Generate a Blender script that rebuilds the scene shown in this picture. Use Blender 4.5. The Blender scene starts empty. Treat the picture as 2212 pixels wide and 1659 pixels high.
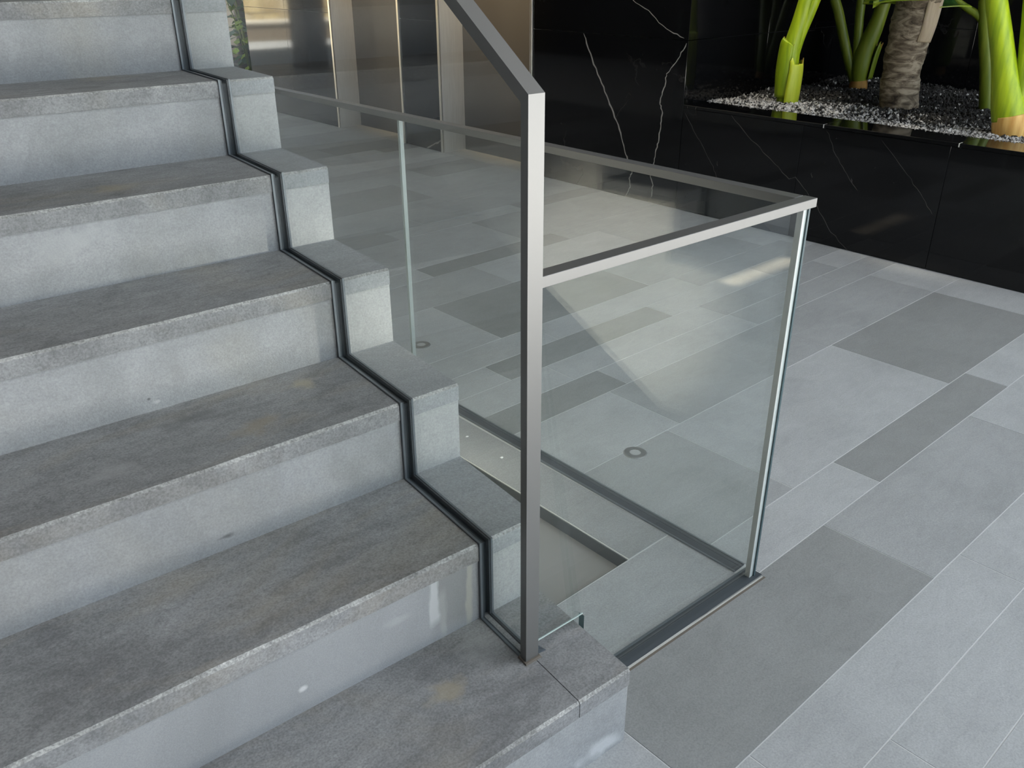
import bpy, bmesh, math, random
from mathutils import Vector, Matrix, Euler

# ------------------------------------------------------------------ camera
scn = bpy.context.scene
COL = scn.collection
cam_d = bpy.data.cameras.new('camera')
cam_d.sensor_fit = 'HORIZONTAL'
cam_d.sensor_width = 36.0
cam_d.lens = 1861.512 * 36.0 / 2212.0
cam_d.clip_start = 0.02
cam = bpy.data.objects.new('camera', cam_d)
COL.objects.link(cam)
Rz = Matrix.Rotation(-0.72764885, 3, 'Z')
Rx = Matrix.Rotation(1.11072605, 3, 'X')
Rr = Matrix.Rotation(-0.00463158, 3, 'Z')
M = (Rz @ Rx @ Rr).to_4x4()
M.translation = Vector((-0.893138, -0.698753, 1.277867))
cam.matrix_world = M
scn.camera = cam

# ------------------------------------------------------------------ sky, sun, exposure
scn.view_settings.view_transform = 'Standard'
scn.view_settings.look = 'None'
scn.view_settings.gamma = 1.0
scn.view_settings.use_curve_mapping = False
scn.view_settings.exposure = 1.32
scn.cycles.use_denoising = True
scn.cycles.max_bounces = 12
scn.cycles.transparent_max_bounces = 24
scn.cycles.sample_clamp_indirect = 6.0
scn.cycles.caustics_reflective = False
scn.cycles.caustics_refractive = False

world = bpy.data.worlds.new('sky')
scn.world = world
world.use_nodes = True
bg = world.node_tree.nodes['Background']
bg.inputs[0].default_value = (0.74, 0.87, 1.0, 1)
bg.inputs[1].default_value = 1.0

SUN_EL = math.radians(66.0)
SUN_AZ = math.radians(10.0)            # sun stands behind the facade, a little to the right
to_sun = Vector((math.sin(SUN_AZ) * math.cos(SUN_EL), -math.cos(SUN_AZ) * math.cos(SUN_EL), math.sin(SUN_EL)))
sun_d = bpy.data.lights.new('sun', 'SUN')
sun_d.energy = 24.0
sun_d.angle = math.radians(0.6)
sun_d.color = (1.0, 0.95, 0.88)
sun = bpy.data.objects.new('sun', sun_d)
sun.rotation_euler = to_sun.to_track_quat('Z', 'Y').to_euler()
sun.location = (0, -6, 8)
COL.objects.link(sun)

def add_fill_panel(x, y, w, l, energy, color):  # added area lamp under the ceiling, gives more light from above
    d = bpy.data.lights.new('added_fill_light', 'AREA')
    d.shape = 'RECTANGLE'; d.size = w; d.size_y = l; d.energy = energy; d.color = color
    o = bpy.data.objects.new('added_fill_light', d); o.location = (x, y, 5.17)
    COL.objects.link(o)
add_fill_panel(2.6, -2.2, 2.6, 2.6, 60, (0.90, 0.95, 1.0))
add_fill_panel(1.0, 5.5, 2.4, 5.0, 8, (1.0, 0.84, 0.64))

rnd = random.Random(7)

# ------------------------------------------------------------------ helpers
def link(o):
    COL.objects.link(o)
    return o

def tag(o, label=None, cat=None, group=None, kind=None):
    if label: o['label'] = label
    if cat: o['category'] = cat
    if group: o['group'] = group
    if kind: o['kind'] = kind
    return o

def empty(name, loc=(0, 0, 0)):
    o = bpy.data.objects.new(name, None)
    o.empty_display_size = 0.1
    o.location = loc
    return link(o)

def from_bm(name, bm, mats, parent=None, smooth=False):
    me = bpy.data.meshes.new(name)
    bmesh.ops.recalc_face_normals(bm, faces=bm.faces)
    bm.to_mesh(me); bm.free()
    if not isinstance(mats, (list, tuple)): mats = [mats]
    for m in mats: me.materials.append(m)
    if smooth:
        for f in me.polygons: f.use_smooth = True
    o = bpy.data.objects.new(name, me)
    link(o)
    if parent is not None:
        o.parent = parent
        if parent.parent is None: o.matrix_parent_inverse = Matrix.Translation(-parent.location)
    return o

def add_hexa(bm, pts, mi=0, bevel=0.0, edges=None):
    """pts: 8 corners, bottom loop 0-3, top loop 4-7"""
    vs = [bm.verts.new(p) for p in pts]
    fs = []
    for idx in ((3, 2, 1, 0), (4, 5, 6, 7), (0, 1, 5, 4), (1, 2, 6, 5), (2, 3, 7, 6), (3, 0, 4, 7)):
        f = bm.faces.new([vs[i] for i in idx]); f.material_index = mi; fs.append(f)
    if bevel > 0:
        es = set()
        for f in fs: es.update(f.edges)
        bmesh.ops.bevel(bm, geom=list(es), offset=bevel, segments=1, affect='EDGES')
    return fs

def box(bm, x0, x1, y0, y1, z0, z1, mi=0, bevel=0.0, T=None):
    pts = [(x0, y0, z0), (x1, y0, z0), (x1, y1, z0), (x0, y1, z0), (x0, y0, z1), (x1, y0, z1), (x1, y1, z1), (x0, y1, z1)]
    if T: pts = [T(*p) for p in pts]
    return add_hexa(bm, pts, mi, bevel)

def box_obj(name, x0, x1, y0, y1, z0, z1, mat, parent=None, bevel=0.0, T=None):
    bm = bmesh.new()
    box(bm, x0, x1, y0, y1, z0, z1, 0, bevel, T)
    return from_bm(name, bm, mat, parent)

def tube(bm, pts, rad, seg=16, cap=True, squash=1.0, noise=0.0, mi=0):
    """pts list of Vector, rad list of radii; smooth swept tube"""
    rings = []
    n = len(pts)
    up = Vector((0.31, 0.87, 0.11)).normalized()
    for i in range(n):
        a = pts[max(i - 1, 0)]; b = pts[min(i + 1, n - 1)]
        t = (b - a).normalized()
        u = up.cross(t).normalized(); v = t.cross(u).normalized()
        ring = []
        for k in range(seg):
            an = 2 * math.pi * k / seg
            r = rad[i] * (1 + noise * (rnd.random() - 0.5))
            ring.append(bm.verts.new(pts[i] + u * (r * math.cos(an)) + v * (r * squash * math.sin(an))))
        rings.append(ring)
    for i in range(n - 1):
        for k in range(seg):
            f = bm.faces.new((rings[i][k], rings[i][(k + 1) % seg], rings[i + 1][(k + 1) % seg], rings[i + 1][k]))
            f.smooth = True; f.material_index = mi
    if cap:
        bm.faces.new(rings[0][::-1]).material_index = mi; bm.faces.new(rings[-1]).material_index = mi

def spline(ctrl, n=6):
    """catmull-rom through (x,y,z,r) control points"""
    P, R = [], []
    c = [ctrl[0]] + list(ctrl) + [ctrl[-1]]
    for i in range(1, len(c) - 2):
        for j in range(n):
            t = j / n
            q = []
            for k in range(4):
                a, b, d, e = c[i - 1][k], c[i][k], c[i + 1][k], c[i + 2][k]
                q.append(0.5 * ((2 * b) + (-a + d) * t + (2 * a - 5 * b + 4 * d - e) * t * t + (-a + 3 * b - 3 * d + e) * t ** 3))
            P.append(Vector(q[:3])); R.append(q[3])
    P.append(Vector(ctrl[-1][:3])); R.append(ctrl[-1][3])
    return P, R

# ------------------------------------------------------------------ materials
class NT:
    def __init__(s, name):
        s.m = bpy.data.materials.new(name); s.m.use_nodes = True
        s.t = s.m.node_tree; s.n = s.t.nodes; s.l = s.t.links
        s.b = s.n['Principled BSDF']
    def node(s, typ, **kw):
        nd = s.n.new(typ)
        for k, v in kw.items(): setattr(nd, k, v)
        return nd
    def pos(s, scale=(1, 1, 1)):
        g = s.node('ShaderNodeNewGeometry'); mp = s.node('ShaderNodeMapping')
        mp.inputs['Scale'].default_value = scale
        s.l.new(g.outputs['Position'], mp.inputs['Vector'])
        return mp.outputs['Vector']
    def noise(s, vec, scale, detail=3, rough=0.55, dist=0.0):
        nd = s.node('ShaderNodeTexNoise')
        nd.inputs['Scale'].default_value = scale; nd.inputs['Detail'].default_value = detail
        nd.inputs['Roughness'].default_value = rough; nd.inputs['Distortion'].default_value = dist
        s.l.new(vec, nd.inputs['Vector'])
        return nd.outputs['Fac']
    def ramp(s, fac, stops):
        nd = s.node('ShaderNodeValToRGB')
        el = nd.color_ramp.elements
        while len(el) < len(stops): el.new(0.5)
        for e, (p, c) in zip(el, stops):
            e.position = p; e.color = c if len(c) == 4 else (*c, 1)
        s.l.new(fac, nd.inputs['Fac'])
        return nd.outputs['Color']
    def mix(s, fac, a, b, blend='MIX'):
        nd = s.node('ShaderNodeMix', data_type='RGBA', blend_type=blend)
        for sock, v in ((nd.inputs[0], fac), (nd.inputs[6], a), (nd.inputs[7], b)):
            if hasattr(v, 'links'): s.l.new(v, sock)
            elif isinstance(v, (int, float)): sock.default_value = v
            else: sock.default_value = (*v[:3], 1)
        return nd.outputs[2]
    def math(s, op, a, b=None):
        nd = s.node('ShaderNodeMath', operation=op)
        for sock, v in ((nd.inputs[0], a), (nd.inputs[1], b)):
            if v is None: continue
            if hasattr(v, 'links'): s.l.new(v, sock)
            else: sock.default_value = v
        return nd.outputs[0]
    def bump(s, h, strength=0.2, dist=0.002):
        nd = s.node('ShaderNodeBump')
        nd.inputs['Strength'].default_value = strength; nd.inputs['Distance'].default_value = dist
        s.l.new(h, nd.inputs['Height']); s.l.new(nd.outputs['Normal'], s.b.inputs['Normal'])
    def set(s, col=None, rough=0.5, metal=0.0, spec=0.5):
        if col is not None:
            if hasattr(col, 'links'): s.l.new(col, s.b.inputs['Base Color'])
            else: s.b.inputs['Base Color'].default_value = (*col[:3], 1)
        if hasattr(rough, 'links'): s.l.new(rough, s.b.inputs['Roughness'])
        else: s.b.inputs['Roughness'].default_value = rough
        s.b.inputs['Metallic'].default_value = metal
        s.b.inputs['Specular IOR Level'].default_value = spec
        return s.m

def plain(name, col, rough=0.5, metal=0.0, spec=0.5):
    return NT(name).set(col, rough, metal, spec)

def add_marks(t, col, marks):
    """stains and paint dabs with a shape of their own: (centre, radii, colour, strength)"""
    if not marks: return col
    wob = t.node('ShaderNodeTexNoise'); wob.inputs['Scale'].default_value = 28; wob.inputs['Detail'].default_value = 4
    v = t.pos(); t.l.new(v, wob.inputs['Vector'])
    for (c, r, cc, st_) in marks:
        sub = t.node('ShaderNodeVectorMath', operation='SUBTRACT'); sub.inputs[1].default_value = c
        t.l.new(v, sub.inputs[0])
        dv = t.node('ShaderNodeVectorMath', operation='DIVIDE'); dv.inputs[1].default_value = r
        t.l.new(sub.outputs[0], dv.inputs[0])
        ln = t.node('ShaderNodeVectorMath', operation='LENGTH'); t.l.new(dv.outputs[0], ln.inputs[0])
        d = t.math('ADD', ln.outputs['Value'], t.math('MULTIPLY', t.math('SUBTRACT', wob.outputs['Fac'], .5), 2.2))
        m = t.ramp(d, [(0.25, (1, 1, 1)), (1.0, (0, 0, 0))])
        col = t.mix(t.math('MULTIPLY', m, st_), col, cc)
    return col

def granite(name, c, var=0.16, blotch=0.12, rough=0.62, spec=0.35, streak=(1, 1, 1), dirt=None, marks=()):
    t = NT(name)
    v = t.pos(); vs = t.pos(streak)
    fine = t.noise(v, 330, 2, 0.7)
    mid = t.noise(v, 110, 3, 0.6)
    big = t.noise(vs, 3.6, 5, 0.6, 0.6)
    lo = tuple(x * (1 - var) for x in c); hi = tuple(x * (1 + var) for x in c)
    col = t.ramp(fine, [(0.3, lo), (0.7, hi)])
    col = t.mix(0.35, col, t.ramp(mid, [(0.35, lo), (0.65, hi)]))
    b = t.ramp(big, [(0.3, (1 - blotch,) * 3), (0.5, (1, 1, 1)), (0.72, (1 + blotch * 0.8,) * 3)])
    col = t.mix(1.0, col, b, 'MULTIPLY')
    if dirt:
        d = t.noise(t.pos((1, 2.2, 1)), 2.1, 4, 0.65, 0.8)
        m = t.ramp(d, [(0.5, (0, 0, 0)), (0.72, (1, 1, 1))])
        col = t.mix(t.math('MULTIPLY', m, 0.5), col, dirt)
    sp = t.noise(v, 250, 1, 0.5)
    col = t.mix(1.0, col, t.ramp(sp, [(0.30, (1 - var * .9,) * 3), (0.48, (1, 1, 1)), (0.70, (1 + var * .9,) * 3)]), 'MULTIPLY')
    sm = t.noise(t.pos((1.0, 2.6, 1.0)), 9.0, 4, 0.7, 1.2)
    col = t.mix(1.0, col, t.ramp(sm, [(0.32, (1 - blotch * .6,) * 3), (0.5, (1, 1, 1)), (0.70, (1 + blotch * .6,) * 3)]), 'MULTIPLY')
    col = add_marks(t, col, marks)
    t.bump(fine, 0.22, 0.0012)
    return t.set(col, rough, 0, spec)

M_TILE_L = granite('pale_grey_floor_stone', (0.360, 0.372, 0.378), 0.10, 0.10, 0.55, 0.4)
M_TILE_M = granite('mid_grey_floor_stone', (0.300, 0.310, 0.314), 0.10, 0.10, 0.55, 0.4)
M_TILE_D = granite('dark_grey_floor_stone', (0.236, 0.243, 0.243), 0.10, 0.10, 0.55, 0.4)
M_GROUT = plain('pale_grout', (0.55, 0.56, 0.56), 0.9)
M_TREAD = granite('dark_granite_tread', (0.240, 0.242, 0.245), 0.17, 0.28, 0.7, 0.3, (1, 1, 1), (0.30, 0.265, 0.21), [
    ((-.261, .174, .173), (.05, .03, .02), (.36, .31, .22), .55), ((-.154, .216, .173), (.05, .05, .02), (.36, .36, .35), .5),
    ((-.173, .732, .513), (.03, .03, .02), (.38, .34, .25), .6), ((-.322, .636, .513), (.07, .04, .02), (.32, .27, .20), .5),
    ((-.412, .753, .513), (.06, .03, .02), (.13, .13, .13), .6), ((-.319, 1.18, .853), (.06, .04, .02), (.34, .29, .20), .5),
    ((-.27, 1.42, 1.023), (.07, .03, .02), (.13, .13, .13), .5), ((-.58, .657, .513), (.07, .03, .02), (.34, .34, .34), .5),
    ((-.367, 1.062, .683), (.03, .02, .02), (.36, .36, .34), .5)])
M_TREAD_S = granite('granite_end_tread', (0.30, 0.31, 0.315), 0.14, 0.14, 0.7, 0.3)
M_RISER = granite('pale_granite_riser', (0.320, 0.327, 0.333), 0.09, 0.13, 0.7, 0.3, (1, 1, 0.4), (0.31, 0.30, 0.27), [
    ((-.449, .56, .369), (.022, .03, .006), (.10, .10, .10), .7), ((-.433, .824, .529), (.010, .03, .005), (.50, .50, .50), .8),
    ((-.447, .824, .539), (.004, .03, .003), (.08, .08, .08), .7), ((-.407, 1.087, .797), (.05, .05, .05), (.42, .43, .43), .5),
    ((-.48, 1.091, .773), (.05, .05, .04), (.40, .41, .41), .4), ((-.067, .007, .022), (.07, .05, .025), (.62, .63, .64), .6),
    ((-.389, .821, .581), (.02, .03, .04), (.24, .24, .24), .4)])
M_RISER_S = granite('pale_granite_end_riser', (0.395, 0.397, 0.387), 0.10, 0.12, 0.7, 0.3, (1, 1, 0.4))
M_ARRIS = granite('worn_granite_arris', (0.31, 0.31, 0.30), 0.30, 0.40, 0.8, 0.2)
M_STRINGER = plain('pale_plaster_stringer', (0.72, 0.70, 0.64), 0.7)
M_RECESS = plain('grey_beige_paint', (0.25, 0.248, 0.242), 0.5)
M_EDGE_DARK = plain('dark_slab_edge', (0.055, 0.065, 0.07), 0.5)
M_CHANNEL = plain('dark_bronze_channel', (0.15, 0.17, 0.185), 0.40, 0.4)
M_GASKET = plain('black_rubber_gasket', (0.045, 0.055, 0.064), 0.5)
M_ALU = plain('raw_aluminium_channel', (0.52, 0.51, 0.48), 0.5, 0.1)
M_RAIL = plain('satin_anodised_rail', (0.185, 0.184, 0.180), 0.42, 0.55)
M_SEALANT = plain('brown_sealant', (0.13, 0.11, 0.09), 0.8)

def steel():
    t = NT('brushed_steel')
    v = t.pos((60, 60, 1.5))
    n = t.noise(v, 4, 3)
    col = t.ramp(n, [(0.3, (0.66, 0.64, 0.60)), (0.7, (0.76, 0.74, 0.70))])
    t.bump(n, 0.05, 0.0005)
    return t.set(col, 0.44, 0.62)
M_STEEL = steel()
M_STEEL_EDGE = plain('polished_steel_edge', (0.78, 0.76, 0.71), 0.28, 1.0)
M_SEAM = plain('dark_door_seam', (0.02, 0.02, 0.02), 0.6)

def black_marble(name='black_veined_marble'):
    t = NT(name)
    v = t.pos()
    w = t.node('ShaderNodeTexNoise'); w.inputs['Scale'].default_value = 1.1; w.inputs['Detail'].default_value = 6
    t.l.new(v, w.inputs['Vector'])
    d = t.math('ABSOLUTE', t.math('SUBTRACT', w.outputs['Fac'], 0.5))
    vein = t.ramp(d, [(0.0, (1, 1, 1)), (0.004, (0, 0, 0))])
    gate = t.ramp(t.noise(v, 1.7, 2), [(0.5, (0, 0, 0)), (0.62, (1, 1, 1))])
    fac = t.math('MULTIPLY', t.math('MULTIPLY', vein, gate), 0.10)
    col = t.mix(fac, (0.0045, 0.0046, 0.0050), (0.30, 0.28, 0.26))
    sp = t.ramp(t.noise(v, 60, 2), [(0.74, (0, 0, 0)), (0.80, (0.03, 0.03, 0.03))])
    col = t.mix(1.0, col, sp, 'ADD')
    return t.set(col, 0.06, 0, 0.38)
M_BLACK = black_marble()
M_VEIN = plain('white_marble_vein', (0.36, 0.34, 0.31), 0.15)
M_VEIN_DIM = plain('faint_marble_vein', (0.055, 0.052, 0.05), 0.15)
M_JOINT = plain('marble_joint_filler', (0.05, 0.05, 0.052), 0.5)

def glass_mat():
    t = NT('clear_railing_glass')
    t.n.remove(t.b)
    out = t.n['Material Output']
    g = t.node('ShaderNodeNewGeometry')
    dp = t.node('ShaderNodeVectorMath', operation='DOT_PRODUCT')
    t.l.new(g.outputs['Normal'], dp.inputs[0]); t.l.new(g.outputs['Incoming'], dp.inputs[1])
    c = t.math('ABSOLUTE', dp.outputs['Value'])
    om = t.math('SUBTRACT', 1.0, c)
    f = t.math('ADD', t.math('MULTIPLY', t.math('POWER', om, 5.0), 0.955), 0.045)
    tr = t.node('ShaderNodeBsdfTransparent'); tr.inputs[0].default_value = (0.972, 0.985, 0.980, 1)
    gl = t.node('ShaderNodeBsdfGlossy'); gl.inputs['Roughness'].default_value = 0.012
    mx = t.node('ShaderNodeMixShader')
    t.l.new(f, mx.inputs[0]); t.l.new(tr.outputs[0], mx.inputs[1]); t.l.new(gl.outputs[0], mx.inputs[2])
    t.l.new(mx.outputs[0], out.inputs['Surface'])
    return t.m
M_GLASS = glass_mat()
M_GEDGE = plain('teal_glass_edge', (0.07, 0.19, 0.20), 0.25)
M_GEDGE_PALE = plain('frosted_glass_edge', (0.40, 0.45, 0.44), 0.4)

# ------------------------------------------------------------------ shell
XW = 2.9895
CEIL = 5.2
# (floor base: grout bed; the shallow recess beside the stairs is left open)
RX0, RX1, RY0, RY1 = -1.2, 0.403, 0.345, 3.2
bm = bmesh.new()
Z0, Z1 = -0.30, -0.0007
box(bm, -2.6, XW + 1.9, -3.6, RY0, Z0, Z1)
box(bm, RX1, XW + 1.9, RY0, RY1, Z0, Z1)
box(bm, -2.6, RX0, RY0, RY1, Z0, Z1)
box(bm, -2.6, XW + 1.9, RY1, 10.4, Z0, Z1)
floor = tag(from_bm('floor', bm, [M_GROUT]), 'grey stone tiled lobby floor', kind='structure')

def tile(x0, x1, y0, y1, mat, g=0.0013):
    dz = rnd.uniform(0.0, 0.0004)
    o = box_obj('tile', x0 + g, x1 - g, y0 + g, y1 - g, -0.02, dz, mat, floor, 0.0003)
    return o

L, Mi, D = M_TILE_L, M_TILE_M, M_TILE_D
# rows of tiles measured along the room: (y0, y1, [x cuts], [shades])
rows = [
    (-2.04, -1.61, [-1.6, -0.7, 0.2, 1.1, 2.0, XW], [L, Mi, L, L, Mi]),
    (-1.61, -1.18, [-1.6, -0.4, 0.5, 1.35, 2.2, XW], [L, L, Mi, L, L]),
    (-1.18, -0.75, [-1.6, -0.55, 0.3, 1.15, 2.0, XW], [L, L, Mi, L, L]),
    (-0.75, -0.46, [-1.6, -0.2, 0.66, 1.52, 2.38, XW], [L, L, L, Mi, L]),
    (-0.46, -0.32, [-1.6, -0.5, 0.36, 1.22, 2.08, XW], [L, L, L, L, Mi]),
    (-0.32, -0.17, [-1.6, -0.72, 0.14, 1.0, 1.86, 2.72, XW], [Mi, L, L, L, L, L]),
    (-0.17, 0.110, [-1.6, -0.84, 0.015, 0.87, 1.72, 2.58, XW], [Mi, L, D, Mi, L, L]),
    (0.110, 0.25, [0.592, 1.16, 2.02, 2.88, XW], [L, D, L, Mi]),
    (0.25, 0.68, [0.592, 0.96, 1.90, 2.73, XW], [Mi, L, D, L]),
    (0.68, 0.97, [0.592, 1.02, 1.875, 2.73, XW], [L, Mi, Mi, L]),
    (0.97, 1.11, [0.592, 1.11, 1.875, 2.56, XW], [D, L, Mi, Mi]),
    (1.11, 1.25, [0.592, 1.00, 1.86, 2.72, XW], [L, L, Mi, L]),
    (1.25, 1.39, [0.592, 0.84, 1.70, 2.42, XW], [L, D, L, Mi]),
    (1.39, 1.54, [0.592, 1.20, 2.06, 2.90, XW], [L, L, Mi, L]),
    (1.54, 1.97, [0.592, 1.05, 1.905, 2.76, XW], [L, D, Mi, L]),
    (1.97, 2.26, [0.592, 1.50, 2.35, XW], [Mi, L, Mi]),
    (2.26, 2.40, [0.592, 1.28, 2.14, XW], [L, D, Mi]),
]
y = 2.40
pat = [0.43, 0.14, 0.29, 0.14, 0.43, 0.29, 0.14]
i = 0
while y < 7.2:
    h_ = pat[i % len(pat)]
    off = rnd.uniform(0.0, 0.8)
    cuts = [0.592]
    x = 0.592 + 0.25 + off
    while x < XW - 0.1:
        cuts.append(x); x += 0.86
    cuts.append(XW)
    rows.append((y, y + h_, cuts, [rnd.choice([Mi, Mi, L, L, D]) for _ in range(len(cuts) - 1)]))
    y += h_; i += 1
for (y0, y1, cuts, sh) in rows:
    for k in range(len(cuts) - 1):
        x1 = cuts[k + 1]
        if y1 > 2.27 and x1 == XW and y0 > 3.4 and y1 < 6.0: x1 = XW
        tile(cuts[k], x1, y0, y1, sh[k])
# stone strips between the recess and the guard
tile(0.405, 0.548, 0.345, 1.34, Mi)
tile(0.405, 0.548, 1.34, 2.30, Mi)
tile(0.405, 0.548, 2.30, 3.20, Mi)
bm = bmesh.new()
add_hexa(bm, [(0.012, 0.158, -0.02), (0.548, 0.140, -0.02), (0.548, 0.342, -0.02), (0.012, 0.342, -0.02),
              (0.012, 0.158, 0), (0.548, 0.140, 0), (0.548, 0.342, 0), (0.012, 0.342, 0)])
from_bm('tile', bm, L, floor)
box_obj('tile', 0.592, XW, 7.2, 10.38, -0.02, 0.0, Mi, floor)

# recess beside the stairs
rec = box_obj('recess_panel', RX0, RX1 + 0.005, RY0 - 0.005, RY1, -0.09, -0.036, M_RECESS)
tag(rec, 'smooth grey-beige sunken panel in the floor slot beside the stairs', 'floor panel')
box_obj('slab_edge', RX1 - 0.003, RX1 + 0.002, RY0, RY1, -0.036, -0.003, M_EDGE_DARK, floor)
box_obj('slab_edge', RX0, RX1, RY0 - 0.002, RY0 + 0.003, -0.036, -0.003, M_EDGE_DARK, floor)

# ceiling with an added slot shaped to let one patch of sun through
bm = bmesh.new()
tcl = CEIL / to_sun.z
sx0, sx1 = 2.17 + to_sun.x * tcl, 2.68 + to_sun.x * tcl
sy0, sy1 = 1.26 + to_sun.y * tcl, 1.37 + to_sun.y * tcl
XA, XB, YA, YB = -2.6, XW + 1.9, -3.6, 10.4
T_ = 0.06
box(bm, XA, XB, -4.2, sy0, CEIL, CEIL + T_)  # overhang past the front edge added to shorten the sun's reach indoors
box(bm, XA, XB, sy1, YB, CEIL, CEIL + T_)
box(bm, XA, sx0, sy0, sy1, CEIL, CEIL + T_)
box(bm, sx1, XB, sy0, sy1, CEIL, CEIL + T_)
M_CEIL = plain('white_ceiling', (0.25, 0.245, 0.24), 0.8)
tag(from_bm('ceiling', bm, M_CEIL), 'flat grey lobby ceiling', kind='structure')
def tinted():
    t = NT('tinted_sun_filter'); t.n.remove(t.b)
    tr = t.node('ShaderNodeBsdfTransparent'); tr.inputs[0].default_value = (0.26, 0.24, 0.21, 1)
    t.l.new(tr.outputs[0], t.n['Material Output'].inputs['Surface'])
    return t.m
tag(box_obj('added_sun_filter_1', sx0, sx1, sy0, sy1, CEIL + .02, CEIL + .025, tinted()), 'added tinted pane that dims the sun patch', kind='structure')  # added pane, weakens the sun coming through the slot
M_DARKWALL = plain('dark_brown_wall', (0.035, 0.030, 0.026), 0.5)
M_LEFTWALL = plain('taupe_wall', (0.07, 0.064, 0.058), 0.6)
tag(box_obj('wall_left', -2.7, -2.6, -3.6, 10.4, -0.3, CEIL, M_LEFTWALL), 'taupe lobby wall', kind='structure')
tag(box_obj('wall_added_shade', -2.6, -1.3, -3.6, -3.45, 0, CEIL, M_LEFTWALL), 'added unseen wall that dims daylight on the upper left stairs', kind='structure')  # added out of view to keep front daylight off the upper left steps
# ---- black marble wall
wr = bpy.data.meshes.new('wall_right')
bm = bmesh.new()
bx0 = XW + 0.012
# backing behind panels: pieces around the lift openings and the planter recess
E1, E2 = (4.886, 5.800), (3.475, 4.390)
box(bm, bx0, bx0 + 0.2, E1[1] + 0.02, 7.30, -0.3, CEIL)
box(bm, bx0, bx0 + 0.2, E2[1] + 0.02, E1[0] - 0.02, -0.3, CEIL)
box(bm, bx0, bx0 + 0.2, 2.27 + 0.012, E2[0] - 0.02, -0.3, CEIL)
for e in (E1, E2): box(bm, bx0, bx0 + 0.2, e[0] - 0.02, e[1] + 0.02, 2.15, CEIL)
box(bm, XW + 0.2, XW + 0.3, 2.282, 7.3, -0.3, CEIL)
wall_r = tag(from_bm('wall_right', bm, M_JOINT), 'polished black marble lobby wall', kind='structure')

def panel(name, parent, x0, x1, y0, y1, z0, z1, g=0.0011):
    gx = 0 if x1 - x0 < 0.03 else g
    gy = 0 if y1 - y0 < 0.03 else g
    return box_obj(name, x0 + gx, x1 - gx, y0 + gy, y1 - gy, z0 + g, z1 - g, M_BLACK, parent, 0.0006)
zb = [0.0, 0.885, 1.77, 2.655, CEIL]
for (ya, yb) in ((2.27, 3.45), (4.414, 4.862), (5.826, 6.56), (6.56, 7.30)):
    for k in range(4):
        panel('marble_panel', wall_r, XW, XW + 0.012, ya, yb, zb[k], zb[k + 1])
# end return of the wall at its far end
for k in range(4): panel('marble_panel', wall_r, XW, XW + 0.30, 7.30, 7.312, zb[k], zb[k + 1])

# side wall of the planter niche and its back wall
XB2 = 4.75
wall_n = tag(box_obj('wall_niche_side', XW + 0.012, XB2, 2.282, 2.40, -0.3, CEIL, M_JOINT), 'black marble side wall of the planter niche', kind='structure')
for (xa, xb) in ((XW, 3.72), (3.72, 4.44), (4.44, XB2)):
    for k in range(1, 4): panel('marble_panel', wall_n, xa, xb, 2.27, 2.282, zb[k], zb[k + 1])
    panel('marble_panel', wall_n, xa, xb, 2.27, 2.282, 0.50, zb[1])
wall_b = tag(box_obj('wall_niche_back', XB2 + 0.012, XB2 + 0.15, -1.30, 2.40, -0.3, CEIL, M_JOINT), 'black marble back wall of the planter niche', kind='structure')
for (ya, yb) in ((1.54, 2.27), (0.82, 1.54), (0.10, 0.82), (-0.62, 0.10), (-1.30, -0.62)):
    panel('marble_panel', wall_b, XB2, XB2 + 0.012, ya, yb, 0.40, zb[1])
    for k in range(1, 4): panel('marble_panel', wall_b, XB2, XB2 + 0.012, ya, yb, zb[k], zb[k + 1])

def vein(pts, w, parent, mat=M_VEIN, x=None):
    """thin inlaid vein running over the marble face (points y,z at x = wall face)"""
    x = XW if x is None else x
    bm = bmesh.new()
    P = []
    for a, b in zip(pts[:-1], pts[1:]):
        for k in range(5):
            t = k / 5
            P.append((a[0] + (b[0] - a[0]) * t + rnd.uniform(-.004, .004), a[1] + (b[1] - a[1]) * t + rnd.uniform(-.004, .004)))
    P.append(pts[-1])
    n = len(P)
    Lf, Rt = [], []
    for i in range(n):
        a = Vector(P[max(i - 1, 0)]); b = Vector(P[min(i + 1, n - 1)])
        t = (b - a).normalized(); nn = Vector((-t.y, t.x))
        ww = w * 0.5 * (0.6 + 0.7 * rnd.random()) * (0.35 if i in (0, n - 1) else 1)
        Lf.append(Vector(P[i]) + nn * ww); Rt.append(Vector(P[i]) - nn * ww)
    xo = x - 0.0003
    va = [bm.verts.new((xo, q.x, q.y)) for q in Lf]; vb = [bm.verts.new((xo, q.x, q.y)) for q in Rt]
    vc = [bm.verts.new((x + 0.001, q.x, q.y)) for q in Lf]; vd = [bm.verts.new((x + 0.001, q.x, q.y)) for q in Rt]
    for i in range(n - 1):
        bm.faces.new((va[i], va[i + 1], vb[i + 1], vb[i]))
        bm.faces.new((va[i], vc[i], vc[i + 1], va[i + 1]))
        bm.faces.new((vb[i], vb[i + 1], vd[i + 1], vd[i]))
    return from_bm('marble_vein', bm, mat, parent)

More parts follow.
